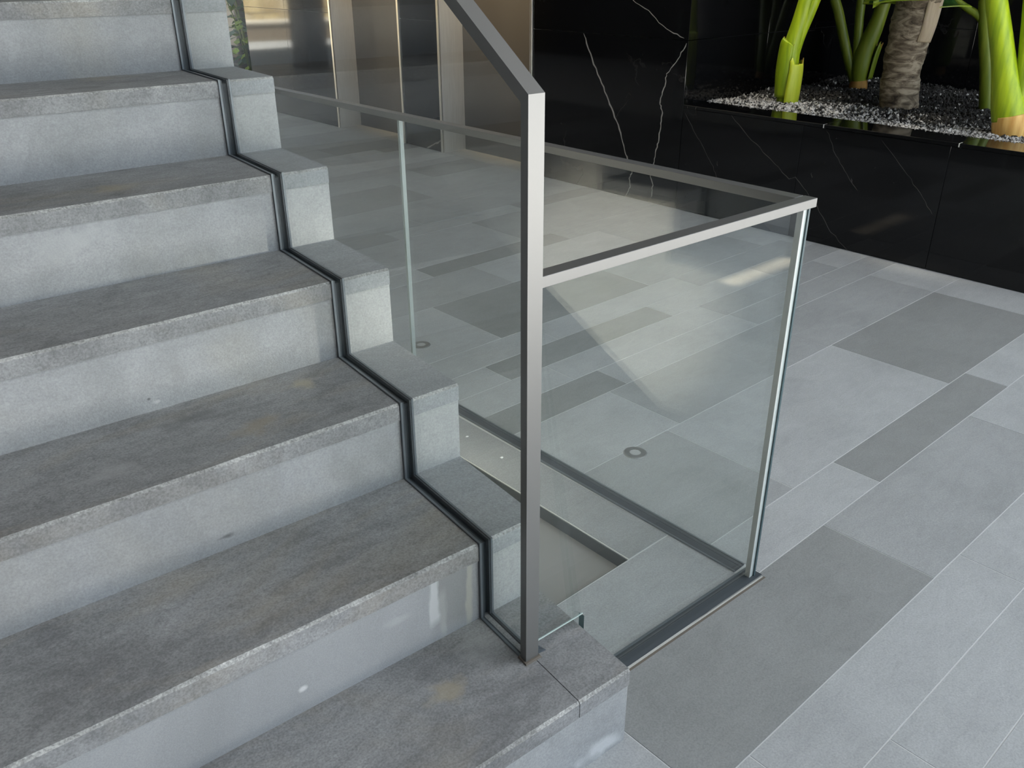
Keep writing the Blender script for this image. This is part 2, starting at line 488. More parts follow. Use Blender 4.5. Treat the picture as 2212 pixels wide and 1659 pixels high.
vein([(3.023, .878), (2.95, .745), (2.866, .62), (2.795, .51), (2.726, .403), (2.675, .29), (2.642, .217), (2.60, .150)], .0085, wall_r)
vein([(2.278, .868), (2.33, .79), (2.398, .71), (2.405, .65), (2.432, .563), (2.410, .504), (2.415, .44), (2.42, .365), (2.435, .29), (2.444, .221), (2.465, .16), (2.44, .10), (2.448, .03)], .0065, wall_r)
vein([(2.60, .150), (2.618, .11), (2.61, .06), (2.64, .002)], .006, wall_r)
vein([(2.70, 1.08), (2.55, 1.02), (2.42, .93), (2.30, .895)], .004, wall_r)
vein([(4.60, .002), (4.50, .05), (4.395, .09)], .012, wall_r)
vein([(2.66, .55), (2.72, .48), (2.76, .43)], .002, wall_r, M_VEIN_DIM)

# ------------------------------------------------------------------ planter
planter = tag(empty('stone_planter', (XW, 1.0, 0)), 'long polished black marble planter with low front wall and ledge', 'planter')
LZ = 0.565
yp = [-1.30, -0.60, 0.12, 0.84, 1.545, 2.268]
for a, b in zip(yp[:-1], yp[1:]):
    panel('front_panel', planter, XW, XW + 0.03, a, b, 0.0, 0.548)
yl = [-1.30, -0.45, 0.18, 0.81, 1.44, 2.268]
slabs = []
for a, b in zip(yl[:-1], yl[1:]):
    slabs.append(box_obj('ledge_slab', XW - 0.002, XW + 0.195, a + .001, b - .001, 0.549, LZ, M_BLACK, planter, 0.0015))
for yy, sl_ in zip(yl[1:-1], slabs):
    box_obj('ledge_joint', XW - 0.0028, XW + 0.03, yy - 0.0022, yy + 0.0022, 0.5485, LZ - 0.0005, plain('pale_ledge_joint', (0.55, 0.55, 0.53), .6) if 'pale_ledge_joint' not in bpy.data.materials else bpy.data.materials['pale_ledge_joint'], sl_)
box_obj('planter_bed', XW + 0.03, XB2 - .01, -1.28, 2.266, 0.30, 0.535, plain('dark_soil', (0.012, 0.010, 0.008), .9), planter)
vein([(2.26, .53), (2.17, .42), (2.11, .36), (2.04, .27), (2.0, .20)], .0028, planter, M_VEIN_DIM)
vein([(1.96, .545), (1.82, .44), (1.70, .36), (1.58, .28), (1.55, .30), (1.43, .20), (1.34, .09), (1.22, .002)], .0032, planter, M_VEIN_DIM)
vein([(1.42, .54), (1.37, .45), (1.30, .37), (1.22, .29)], .0026, planter, M_VEIN_DIM)
vein([(1.15, .53), (1.02, .42), (0.93, .33), (0.86, .25)], .002, planter, M_VEIN_DIM)
for (yy, zz) in ((2.02, .30), (1.47, .33), (1.26, .34)):
    vein([(yy, zz), (yy - .008, zz - .02)], .004, planter, M_VEIN_DIM)

# gravel: uncountable white and dark chips
def gravel():
    bm = bmesh.new()
    base = [(1, 0, 0), (-1, 0, 0), (0, 1, 0), (0, -1, 0), (0, 0, 1), (0, 0, -1)]
    fcs = [(0, 2, 4), (2, 1, 4), (1, 3, 4), (3, 0, 4), (2, 0, 5), (1, 2, 5), (3, 1, 5), (0, 3, 5)]
    for _ in range(26000):
        u = rnd.random() ** 1.5
        x = XW + 0.192 + u * 1.5
        y = rnd.uniform(0.0, 2.262)
        front = x < XW + 0.23
        r = rnd.uniform(0.005, 0.011)
        z = 0.548 + 0.010 * math.sin(x * 9 + y * 5) + 0.012 * rnd.random() + 0.012 * min(1, u * 5)
        if front: z = min(z, 0.556 + 0.006 * rnd.random())
        e = Euler((rnd.random() * 6, rnd.random() * 6, rnd.random() * 6)).to_matrix()
        s = Vector((r * rnd.uniform(.7, 1.5), r * rnd.uniform(.6, 1.2), r * rnd.uniform(.5, .9)))
        vs = [bm.verts.new(Vector((x, y, z)) + e @ Vector((b[0] * s.x, b[1] * s.y, b[2] * s.z))) for b in base]
        p_dark = 0.20 + 0.75 * min(1.0, max(0.0, (x - XW - 0.33 - 0.10 * math.sin(y * 4.0)) / 0.35))
        mi = 1 if rnd.random() < p_dark else (0 if rnd.random() < .6 else 2)
        for f in fcs:
            q = bm.faces.new([vs[i] for i in f]); q.material_index = mi
    return from_bm('gravel', bm, [plain('white_chip', (0.50, 0.48, 0.46), .8), plain('dark_chip', (0.020, 0.018, 0.016), .8), plain('grey_chip', (0.22, 0.21, 0.20), .8)])
tag(gravel(), 'white and dark stone chips covering the soil of the black planter', 'gravel', kind='stuff')

# ------------------------------------------------------------------ plants
def stem_mat(name, dark, light, rim=None, rough=0.42):
    t = NT(name)
    v = t.pos((14, 14, 1.2))
    n = t.noise(v, 3.0, 3)
    col = t.ramp(n, [(0.3, dark), (0.7, light)])
    t.b.inputs['Subsurface Weight'].default_value = 0.15
    t.b.inputs['Subsurface Radius'].default_value = (0.02, 0.03, 0.005)
    return t.set(col, rough, 0, 0.4)
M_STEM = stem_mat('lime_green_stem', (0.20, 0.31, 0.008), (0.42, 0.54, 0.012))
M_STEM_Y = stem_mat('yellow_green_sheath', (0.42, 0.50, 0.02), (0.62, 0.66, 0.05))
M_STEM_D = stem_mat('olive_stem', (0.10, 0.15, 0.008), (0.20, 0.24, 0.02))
M_CUT = stem_mat('brown_cut_edge', (0.22, 0.10, 0.02), (0.40, 0.22, 0.05), rough=.7)
M_BASEWOOD = stem_mat('tan_corm', (0.55, 0.28, 0.06), (0.85, 0.58, 0.20), rough=.5)
M_LEAF = stem_mat('dark_green_leaf', (0.012, 0.05, 0.008), (0.035, 0.10, 0.015))
M_LEAF_RIM = stem_mat('bright_leaf_margin', (0.16, 0.24, 0.01), (0.25, 0.32, 0.02))

def stem(name, ctrl, mat, parent, seg=18, squash=1.0, n=6, noise=0.0):
    bm = bmesh.new()
    P, R = spline(ctrl, n)
    tube(bm, P, R, seg, True, squash, noise)
    return from_bm(name, bm, mat, parent)

def sheath(name, ctrl, mat, parent, a0, a1, jag=0.02, seg=14):
    """open half-tube leaf sheath with a torn, uneven top edge, 3 mm thick"""
    P, R = spline(ctrl, 6)
    bm = bmesh.new()
    rows_ = []
    up = Vector((0.31, 0.87, 0.11)).normalized()
    n = len(P)
    for lay, dr in ((0, 0.0), (1, 0.004)):
        rr = []
        for i in range(n):
            t = (P[min(i + 1, n - 1)] - P[max(i - 1, 0)]).normalized()
            u = up.cross(t).normalized(); v = t.cross(u).normalized()
            ring = []
            for k in range(seg + 1):
                an = a0 + (a1 - a0) * k / seg
                q = P[i] + (u * math.cos(an) + v * math.sin(an)) * (R[i] - dr)
                if i == n - 1: q = q + t * (jag * (math.sin(k * 1.9) + math.sin(k * 0.8 + 1)))
                ring.append(bm.verts.new(q))
            rr.append(ring)
        rows_.append(rr)
    for lay in range(2):
        rr = rows_[lay]
        for i in range(n - 1):
            for k in range(seg):
                f = bm.faces.new((rr[i][k], rr[i][k + 1], rr[i + 1][k + 1], rr[i + 1][k])); f.smooth = True
    o_, i_ = rows_
    for i in range(n - 1):
        for k in (0, seg):
            bm.faces.new((o_[i][k], o_[i + 1][k], i_[i + 1][k], i_[i][k]))
    for k in range(seg):
        f = bm.faces.new((o_[n - 1][k], o_[n - 1][k + 1], i_[n - 1][k + 1], i_[n - 1][k])); f.material_index = 1
        bm.faces.new((o_[0][k], o_[0][k + 1], i_[0][k + 1], i_[0][k]))
    return from_bm(name, bm, [mat, M_CUT], parent)

def big_leaf(name, base, tip_dir, length, width, parent, droop=0.5, mat=None, seed=0):
    """heart shaped leaf blade with midrib fold, thickness and bright margin"""
    r = random.Random(seed)
    bm = bmesh.new()
    d = Vector(tip_dir).normalized()
    side = d.cross(Vector((0, 0, 1))).normalized(); up = side.cross(d).normalized()
    N_, K_ = 16, 6
    grid = []
    for i in range(N_ + 1):
        t = i / N_
        w = width * (math.sin(math.pi * min(1, t * 0.92 + 0.10)) ** 0.75) * (1 - 0.35 * t)
        row = []
        for k in range(-K_, K_ + 1):
            s = k / K_
            q = Vector(base) + d * (length * (t - 0.18 * abs(s) * (1 - t))) + side * (w * s) + up * (-droop * length * t * t - 0.10 * width * abs(s) ** 2 + 0.012 * math.sin(7 * t + 5 * s) + 0.03 * (abs(s) < 0.05))
            row.append(q)
        grid.append(row)
    th = up * 0.004
    A = [[bm.verts.new(q) for q in row] for row in grid]
    B = [[bm.verts.new(q - th) for q in row] for row in grid]
    W = 2 * K_
    for i in range(N_):
        for k in range(W):
            for G in (A, B):
                f = bm.faces.new((G[i][k], G[i][k + 1], G[i + 1][k + 1], G[i + 1][k])); f.smooth = True
                f.material_index = 1 if (k in (0, W - 1) or i == N_ - 1) else 0
    for i in range(N_):
        for k in (0, W):
            f = bm.faces.new((A[i][k], A[i + 1][k], B[i + 1][k], B[i][k])); f.material_index = 1
    for k in range(W):
        for i in (0, N_):
            f = bm.faces.new((A[i][k], A[i][k + 1], B[i][k + 1], B[i][k])); f.material_index = 1
    return from_bm(name, bm, [mat or M_LEAF, M_LEAF_RIM], parent)

# plant A: bright stalk with torn sheaths at the left end of the bed
pA = tag(empty('elephant_ear_plant', (3.439, 1.932, 0.55)), 'bright lime green stalk with torn yellow sheath at the left end of the planter', 'plant')
stem('stalk', [(3.439, 1.932, .53, .050), (3.44, 1.931, .666, .050), (3.436, 1.938, .782, .048), (3.438, 1.933, .862, .044), (3.449, 1.917, .964, .041), (3.458, 1.901, 1.074, .038), (3.470, 1.880, 1.22, .034), (3.49, 1.85, 1.55, .028), (3.52, 1.80, 1.95, .02)], M_STEM, pA)
stem('stalk', [(3.447, 1.915, .78, .016), (3.454, 1.905, .90, .026), (3.474, 1.873, 1.045, .030), (3.492, 1.845, 1.17, .028), (3.53, 1.78, 1.50, .022), (3.60, 1.70, 1.8, .015)], M_STEM, pA)
sheath('sheath', [(3.430, 1.930, .545, .066), (3.433, 1.928, .64, .068), (3.437, 1.925, .735, .064), (3.436, 1.925, .77, .060)], M_STEM_Y, pA, 3.9, 6.9, .018)
sheath('sheath', [(3.437, 1.937, .60, .058), (3.432, 1.942, .73, .060), (3.432, 1.941, .845, .056), (3.434, 1.938, .865, .054)], M_STEM, pA, 1.9, 4.3, .008)
big_leaf('leaf', (3.52, 1.80, 1.95), (-.7, -.35, .2), .6, .25, pA, .5, seed=1)
big_leaf('leaf', (3.60, 1.70, 1.80), (.3, -.8, .3), .7, .30, pA, .4, seed=2)

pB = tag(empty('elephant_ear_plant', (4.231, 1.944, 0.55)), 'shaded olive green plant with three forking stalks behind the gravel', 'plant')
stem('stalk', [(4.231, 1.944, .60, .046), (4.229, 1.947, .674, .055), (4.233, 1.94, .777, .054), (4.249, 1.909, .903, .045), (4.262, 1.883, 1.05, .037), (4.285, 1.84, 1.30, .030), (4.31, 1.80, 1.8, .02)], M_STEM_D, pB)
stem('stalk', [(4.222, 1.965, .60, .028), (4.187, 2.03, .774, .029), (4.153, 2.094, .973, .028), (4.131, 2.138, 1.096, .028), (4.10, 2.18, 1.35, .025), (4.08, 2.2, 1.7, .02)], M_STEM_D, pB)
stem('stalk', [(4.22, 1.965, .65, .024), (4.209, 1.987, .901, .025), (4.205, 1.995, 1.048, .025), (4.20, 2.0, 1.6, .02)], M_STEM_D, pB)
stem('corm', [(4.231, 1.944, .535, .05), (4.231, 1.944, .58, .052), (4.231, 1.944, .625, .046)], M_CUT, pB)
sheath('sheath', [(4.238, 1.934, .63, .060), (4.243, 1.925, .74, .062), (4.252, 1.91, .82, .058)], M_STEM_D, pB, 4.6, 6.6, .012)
big_leaf('leaf', (4.31, 1.80, 1.80), (-.5, -.3, .3), .7, .30, pB, .5, seed=3)

def trunk_mat():
    t = NT('ringed_palm_trunk')
    v = t.pos((3, 3, 9)); n = t.noise(v, 3.0, 5, .65, 1.2)
    col = t.ramp(n, [(0.32, (0.035, 0.026, 0.018)), (0.47, (0.16, 0.125, 0.085)), (0.62, (0.36, 0.30, 0.22))])
    t.bump(n, 0.35, 0.006)
    return t.set(col, .75, 0, .2)
pT = tag(empty('tree_trunk', (3.66, 1.415, 0.55)), 'thick ringed grey-brown trunk in the middle of the planter', 'tree')
ctl = []
base = [(3.663, 1.413, .52, .096), (3.662, 1.416, .60, .096), (3.657, 1.424, .67, .091), (3.655, 1.428, .781, .092), (3.658, 1.423, .891, .098), (3.662, 1.414, 1.018, .104), (3.664, 1.409, 1.122, .108), (3.666, 1.406, 1.30, .112), (3.68, 1.40, 1.7, .10), (3.70, 1.40, 2.2, .07)]
P, R = spline(base, 8)
R = [r * (1 + 0.035 * (1 if (int(p.z * 14) % 2) else -0.4)) for p, r in zip(P, R)]
bm = bmesh.new(); tube(bm, P, R, 24, True, 1.0, 0.05)
from_bm('trunk', bm, trunk_mat(), pT)
M_SCAR = stem_mat('pale_bark_strip', (0.34, 0.26, 0.17), (0.48, 0.39, 0.28), rough=.7)
sheath('bark_strip', [(3.655, 1.42, .90, .100), (3.660, 1.414, .98, .106), (3.663, 1.410, 1.08, .110), (3.666, 1.406, 1.22, .114)], M_SCAR, pT, 4.3, 5.6, .05, 8)
big_leaf('leaf', (3.72, 1.28, 1.16), (-.42, .30, -.05), .40, .22, pT, .10, seed=4)
big_leaf('leaf', (3.70, 1.40, 2.15), (.3, -.6, .2), .8, .35, pT, .5, seed=5)

pC = tag(empty('elephant_ear_plant', (3.323, 0.738, 0.55)), 'brightly lit green stalk rising from a tan stump near the planter ledge', 'plant')
stem('corm', [(3.325, .732, .535, .060), (3.325, .732, .560, .072), (3.322, .740, .61, .077), (3.318, .750, .655, .074)], M_BASEWOOD, pC, 24)
stem('stalk', [(3.318, .752, .64, .072), (3.312, .772, .70, .067), (3.306, .790, .76, .060), (3.294, .824, .873, .049), (3.28, .864, 1.0, .045), (3.268, .899, 1.107, .042), (3.245, .955, 1.30, .034), (3.22, 1.02, 1.75, .024)], M_STEM, pC, 24)
stem('stalk', [(3.322, .742, .66, .030), (3.324, .733, .75, .030), (3.322, .741, .84, .031), (3.314, .763, 1.003, .030), (3.306, .788, 1.213, .027), (3.30, .80, 1.7, .02)], M_STEM, pC)
big_leaf('leaf', (3.22, 1.02, 1.75), (-.2, .8, .2), .75, .32, pC, .5, seed=6)
big_leaf('leaf', (3.30, .80, 1.70), (.4, -.7, .3), .75, .32, pC, .5, seed=7)

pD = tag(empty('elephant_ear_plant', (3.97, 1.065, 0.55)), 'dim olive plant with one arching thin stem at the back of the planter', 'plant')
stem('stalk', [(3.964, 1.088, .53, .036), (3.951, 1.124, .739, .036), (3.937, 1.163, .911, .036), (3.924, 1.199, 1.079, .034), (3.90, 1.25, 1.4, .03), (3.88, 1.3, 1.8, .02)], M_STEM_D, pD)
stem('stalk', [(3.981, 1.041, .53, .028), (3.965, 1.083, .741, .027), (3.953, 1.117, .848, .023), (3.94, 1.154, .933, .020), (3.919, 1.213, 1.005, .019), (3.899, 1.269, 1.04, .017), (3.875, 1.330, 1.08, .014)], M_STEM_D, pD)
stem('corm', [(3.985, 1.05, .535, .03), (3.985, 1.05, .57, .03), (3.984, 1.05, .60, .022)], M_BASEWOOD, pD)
big_leaf('leaf', (3.875, 1.33, 1.075), (-.3, .55, .08), .42, .24, pD, .1, seed=8)
big_leaf('leaf', (3.88, 1.30, 1.80), (-.3, -.6, .3), .7, .3, pD, .5, seed=9)

# planter spotlights hidden above the picture, in the niche ceiling
def spot(name, loc, target, energy, size, color, blend=0.5, radius=0.05):
    d = bpy.data.lights.new(name, 'SPOT')
    d.energy = energy; d.spot_size = math.radians(size); d.spot_blend = blend; d.color = color; d.shadow_soft_size = radius
    o = bpy.data.objects.new(name, d); o.location = loc
    o.rotation_euler = (Vector(target) - Vector(loc)).to_track_quat('-Z', 'Y').to_euler()
    link(o); return o
spot('planter_spotlight', (3.05, 0.55, 2.75), (3.33, .80, .8), 46, 26, (1.0, .93, .78))
spot('planter_spotlight', (3.05, 2.05, 2.75), (3.44, 1.93, .8), 45, 24, (1.0, .93, .78))
spot('planter_spotlight', (3.10, 1.55, 2.75), (3.75, 1.50, .6), 26, 40, (1.0, .93, .78))

spot('added_stringer_fill', (3.08, 0.15, .66), (0.09, 1.0, .34), 560, 17, (1.0, .94, .82), .7, .05)  # added unseen lamp, lights the stringer so the guard glass mirrors it

# ------------------------------------------------------------------ lifts
def lift(y0, y1, label):
    r = tag(empty('elevator_doorway', (XW, (y0 + y1) / 2, 0)), label, 'elevator')
    H = 2.15; xd = 3.245
    # jambs: steel returns running back to the doors, with a polished front edge
    box_obj('jamb', XW + .001, xd, y1, y1 + .014, 0, H, M_STEEL, r)
    box_obj('jamb', XW + .001, xd, y0 - .014, y0, 0, H, M_STEEL, r)
    box_obj('frame_edge', XW - .010, XW + .014, y1 + .0005, y1 + .026, 0, H + .02, M_STEEL_EDGE, r, .002)
    box_obj('frame_edge', XW - .010, XW + .014, y0 - .024, y0 - .0005, 0, H + .02, M_STEEL_EDGE, r, .002)
    box_obj('head', XW - .005, xd, y0, y1, H, H + .03, M_STEEL, r)
    # doors: one wide leaf, a narrower leaf set back, and the dark seams
    ym = y0 + 0.34
    leaf_ = box_obj('door_leaf', xd, xd + .03, ym, y1 - .004, .012, H, M_STEEL, r)
    box_obj('door_leaf', xd + .018, xd + .048, y0 + .004, ym + .02, .012, H, M_STEEL, r)
    box_obj('door_seam', xd - .003, xd + .001, y1 - .016, y1 - .004, .012, H, M_SEAM, leaf_)
    box_obj('sill', xd - .05, xd + .06, y0, y1, -.003, .004, M_STEEL_EDGE, r)
    box_obj('threshold', XW, xd - .05, y0, y1, -.004, .0, M_TILE_M, r)
    return r
lift(E1[0], E1[1], 'farther brushed steel elevator doorway at the far side of the black pier')
lift(E2[0], E2[1], 'nearer brushed steel elevator doorway just left of the veined black wall')
for yy in (3.95, 5.3):
    spot('added_door_fill', (2.1, yy, 3.0), (3.2, yy, 1.75), 280, 52, (1.0, .72, .38), .9, .08)  # added unseen lamps, brighten and warm the steel doors

# ------------------------------------------------------------------ staircase
SR, ST = 0.10367, -0.05899
DG, RH, H1 = 0.26341, 0.17, 0.1727
def S(x, y, z): return (x + SR * y, y + ST * x, z)
zt = lambda k: H1 + (k - 1) * RH if k > 0 else 0.0
NST = 10
XL = -1.85                      # left end of the flight
CX0, CX1 = -0.138, -0.108       # glass channel
TH = 0.036
stairs = tag(empty('staircase', (0, 0, 0)), 'grey granite staircase with pale risers climbing away on the left', 'staircase')

def tread_piece(name, x0, x1, k, mat):
    """slab with a small worn arris along its front top edge; runs back under the next riser"""
    yf = (k - 1) * DG; yb = k * DG + 0.02; z1 = zt(k); z0 = z1 - TH
    if k == NST: yb = k * DG + 0.6
    c = 0.0045
    bm = bmesh.new()
    prof = [(yf, z0), (yb, z0), (yb, z1), (yf + c, z1), (yf, z1 - c)]
    nseg = max(1, int((x1 - x0) / 0.06))
    rings = []
    for s in range(nseg + 1):
        x = x0 + (x1 - x0) * s / nseg
        j = rnd.uniform(-.0007, .0016)
        pr = list(prof); pr[3] = (yf + c + j, z1); pr[4] = (yf, z1 - c - j * .6)
        rings.append([bm.verts.new(S(x, a, b)) for a, b in pr])
    n = len(prof)
    for s in range(nseg):
        for q in range(n):
            f = bm.faces.new((rings[s][q], rings[s + 1][q], rings[s + 1][(q + 1) % n], rings[s][(q + 1) % n]))
            f.material_index = 1 if q == 3 else 0
    bm.faces.new(rings[0]); bm.faces.new(rings[-1][::-1])
    return from_bm(name, bm, [mat, M_ARRIS], stairs)

def riser_stained():
    """riser with a bleached runnel and a scrubbed patch at its right end"""
    t = NT('stained_granite_riser')
    v = t.pos()
    fine = t.noise(v, 420, 2, .7)
    big = t.noise(t.pos((1, 1, .4)), 4, 5, .6, .6)
    col = t.ramp(fine, [(.3, (.288, .295, .30)), (.7, (.348, .355, .362))])
    col = t.mix(1.0, col, t.ramp(big, [(.3, (.88, .88, .88)), (.7, (1.1, 1.1, 1.1))]), 'MULTIPLY')
    g = t.node('ShaderNodeNewGeometry'); sp = t.node('ShaderNodeSeparateXYZ'); t.l.new(g.outputs['Position'], sp.inputs[0])
    X = sp.outputs['X']; Zc = sp.outputs['Z']
    wob = t.math('MULTIPLY', t.math('SUBTRACT', t.noise(t.pos((40, 1, 14)), 1.0, 3), .5), .022)
    def band(val, c, w, soft):
        d = t.math('ABSOLUTE', t.math('SUBTRACT', t.math('ADD', val, wob), c))
        return t.math('SUBTRACT', 1.0, t.math('MINIMUM', 1.0, t.math('MAXIMUM', 0.0, t.math('DIVIDE', t.math('SUBTRACT', d, w), soft))))
    run = t.math('MULTIPLY', band(X, -0.207, .007, .006), band(Zc, .268, .042, .02))
    run2 = t.math('MULTIPLY', band(X, -0.190, .004, .006), band(Zc, .225, .04, .02))
    dark = t.math('MULTIPLY', band(X, -0.163, .030, .02), band(Zc, .262, .055, .03))
    edge = t.math('MULTIPLY', band(X, -0.131, .004, .005), band(Zc, .255, .07, .02))
    col = t.mix(t.math('MULTIPLY', dark, .45), col, (.17, .167, .155))
    col = t.mix(t.math('MULTIPLY', run, .9), col, (.50, .51, .51))
    col = t.mix(t.math('MULTIPLY', run2, .35), col, (.46, .46, .44))
    col = t.mix(t.math('MULTIPLY', edge, .6), col, (.44, .42, .36))
    col = add_marks(t, col, [((-.462, .295, .221), (.008, .03, .006), (.60, .60, .60), .9), ((-.281, .285, .262), (.03, .03, .01), (.42, .43, .43), .5)])
    t.bump(fine, .2, .001)
    return t.set(col, .7, 0, .3)
M_RISER2 = riser_stained()

for k in range(1, NST + 1):
    yf = (k - 1) * DG + 0.003
    zlo = zt(k - 1) if k > 1 else 0.0
    tread_piece('tread', XL, CX0 if k > 1 else -0.118, k, M_TREAD)
    tread_piece('end_tread', CX1 if k > 1 else -0.1165, 0.0, k, M_TREAD_S if k > 1 else M_TREAD)
    box_obj('riser', XL, CX0 if k > 1 else 0.0, yf, yf + 0.022, zlo, zt(k) - TH, M_RISER2 if k == 2 else M_RISER, stairs, 0, S)
    if k > 1: box_obj('end_riser', CX1, 0.0, yf, yf + 0.022, zlo, zt(k) - TH, M_RISER_S, stairs, 0, S)

# pale stringer on the open side, sloping soffit line below
bm = bmesh.new()
def sof(yy): return max(0.0, (yy - .80) * 1.10 / (NST * DG - .80))
cuts_ = []
for k in range(1, NST + 1):
    a_, b_ = (k - 1) * DG + .026, k * DG + .026
    zz = zt(k) - TH - .001
    if a_ < .80 < b_:
        cuts_ += [(a_, .80, zz), (.80, b_, zz)]
    else:
        cuts_.append((a_, b_, zz))
for (a_, b_, zz) in cuts_:
    add_hexa(bm, [S(-.06, a_, sof(a_)), S(-.001, a_, sof(a_)), S(-.001, b_, sof(b_)), S(-.06, b_, sof(b_)),
                  S(-.06, a_, zz), S(-.001, a_, zz), S(-.001, b_, zz), S(-.06, b_, zz)])
from_bm('stringer', bm, M_STRINGER, stairs)
bm = bmesh.new()
add_hexa(bm, [S(XL, .80, 0.0), S(-.06, .80, 0.0), S(-.06, NST * DG, 1.10), S(XL, NST * DG, 1.10), S(XL, .80, .05), S(-.06, .80, .05), S(-.06, NST * DG, 1.15), S(XL, NST * DG, 1.15)])
from_bm('soffit', bm, M_DARKWALL, stairs)

# ---- stair railing: channel, glass, post, handrail
sr = tag(empty('stair_railing', S(-0.123, .13, .17)), 'glass stair railing with a tall flat metal post at the bottom step', 'railing')
PX0, PX1, PYF, PYB = -0.1370, -0.1095, 0.123, 0.139
SL = RH / DG
PT = 1.123
def stepped(x0, x1, off0, off1, name, mat, kmax=NST):
    """strip that follows tread and riser lines: off0 below/behind the surface, off1 proud of it"""
    bm = bmesh.new()
    outer, inner = [], []
    outer.append((PYB - .010, zt(1) + off1)); inner.append((PYB - .010, zt(1) - off0))
    for k in range(2, kmax + 1):
        yk = (k - 1) * DG
        outer += [(yk - off1, zt(k - 1) + off1), (yk - off1, zt(k) + off1)]
        inner += [(yk + off0, zt(k - 1) - off0), (yk + off0, zt(k) - off0)]
    outer.append((kmax * DG + .3, zt(kmax) + off1)); inner.append((kmax * DG + .3, zt(kmax) - off0))
    vs = [[bm.verts.new(S(x, a, b)) for (a, b) in L_] for x in (x0, x1) for L_ in (outer, inner)]
    o0, i0, o1, i1 = vs
    n = len(outer)
    for i in range(n - 1):
        bm.faces.new((o0[i], o0[i + 1], o1[i + 1], o1[i]))
        bm.faces.new((i0[i], i1[i], i1[i + 1], i0[i + 1]))
        bm.faces.new((o0[i], i0[i], i0[i + 1], o0[i + 1]))
        bm.faces.new((o1[i], o1[i + 1], i1[i + 1], i1[i]))
    bm.faces.new((o0[0], o1[0], i1[0], i0[0])); bm.faces.new((o0[-1], i0[-1], i1[-1], o1[-1]))
    return from_bm(name, bm, mat, sr)
GX0, GX1 = -0.1285, -0.1165
stepped(CX0 + .0005, CX0 + .005, .012, .0030, 'channel_lip', M_CHANNEL)
stepped(CX1 - .005, CX1 - .0005, .012, .0030, 'channel_lip', M_CHANNEL)
stepped(CX0 + .005, GX0 - .0003, .012, .0012, 'gasket', M_GASKET)
stepped(GX1 + .0003, CX1 - .005, .012, .0012, 'gasket', M_GASKET)

def hand_z(yl): return PT + (yl - PYF) * SL    # top of the handrail
# glass pane: stepped lower edge, sloping top
bm = bmesh.new()
low = [(PYB, zt(1) - .008)]
for k in range(2, NST + 1):
    yk = (k - 1) * DG + .008
    low += [(yk, zt(k - 1) - .008), (yk, zt(k) - .008)]
yend = NST * DG + .25
low.append((yend, zt(NST) - .008))
ztop = lambda yy: hand_z(yy) - .024
cols = [(PYB, DG + .008, 1)] + [((k - 1) * DG + .008, (k * DG + .008) if k < NST else yend, k) for k in range(2, NST + 1)]
prev = None
for (ya, yb, k) in cols:
    zl_ = zt(k) - .008
    q = {}
    for sx, x in ((0, GX0), (1, GX1)):
        for nm, yy, zz in (('a', ya, zl_), ('b', yb, zl_), ('c', yb, ztop(yb)), ('d', ya, ztop(ya))):
            q[nm + str(sx)] = bm.verts.new(S(x, yy, zz))
        bm.faces.new([q[n_ + str(sx)] for n_ in 'abcd'])
    for e in ('ab', 'cd') + (('da',) if prev is None else ()) + (('bc',) if k == NST else ()):
        f = bm.faces.new((q[e[0] + '0'], q[e[1] + '0'], q[e[1] + '1'], q[e[0] + '1'])); f.material_index = 1 if e == 'da' else 2
    if prev is not None:     # riser edge of the pane: strip between the two foot heights
        z0_ = zt(k - 1) - .008
        vv = [bm.verts.new(S(x, ya, z0_)) for x in (GX0, GX1)]
        f = bm.faces.new((vv[0], vv[1], q['a1'], q['a0'])); f.material_index = 2
    prev = k
from_bm('glass_pane', bm, [M_GLASS, M_GEDGE, M_GASKET], sr)
# post: flat bar mitred into the handrail
mit = .020
bm = bmesh.new()
add_hexa(bm, [S(PX0, PYF, zt(1)), S(PX1, PYF, zt(1)), S(PX1, PYB, zt(1)), S(PX0, PYB, zt(1)),
              S(PX0, PYF, PT), S(PX1, PYF, PT), S(PX1, PYB, hand_z(PYB) - .022), S(PX0, PYB, hand_z(PYB) - .022)])
from_bm('post', bm, M_RAIL, sr)
bm = bmesh.new()
ye = NST * DG + .25
add_hexa(bm, [S(PX0, PYB, hand_z(PYB) - .022), S(PX1, PYB, hand_z(PYB) - .022), S(PX1, ye, hand_z(ye) - .022), S(PX0, ye, hand_z(ye) - .022),
              S(PX0, PYF, PT), S(PX1, PYF, PT), S(PX1, ye, hand_z(ye)), S(PX0, ye, hand_z(ye))])
from_bm('handrail', bm, M_RAIL, sr)
bm = bmesh.new()
add_hexa(bm, [S(PX0 - .004, PYF - .006, zt(1) - .001), S(PX1 + .005, PYF - .006, zt(1) - .001), S(PX1 + .005, PYB + .004, zt(1) - .001), S(PX0 - .004, PYB + .004, zt(1) - .001),
              S(PX0 - .003, PYF - .004, zt(1) + .0035), S(PX1 + .003, PYF - .003, zt(1) + .0035), S(PX1 + .003, PYB + .003, zt(1) + .0035), S(PX0 - .003, PYB + .003, zt(1) + .0035)])
from_bm('sealant_bead', bm, M_SEALANT, sr)
bm = bmesh.new()
add_hexa(bm, [S(-.108, .128, zt(1)), S(-.088, .126, zt(1)), S(-.090, .134, zt(1)), S(-.108, .150, zt(1)),
              S(-.108, .130, zt(1) + .010), S(-.092, .128, zt(1) + .003), S(-.094, .133, zt(1) + .003), S(-.108, .148, zt(1) + .016)])
from_bm('shim', bm, M_GASKET, sr)

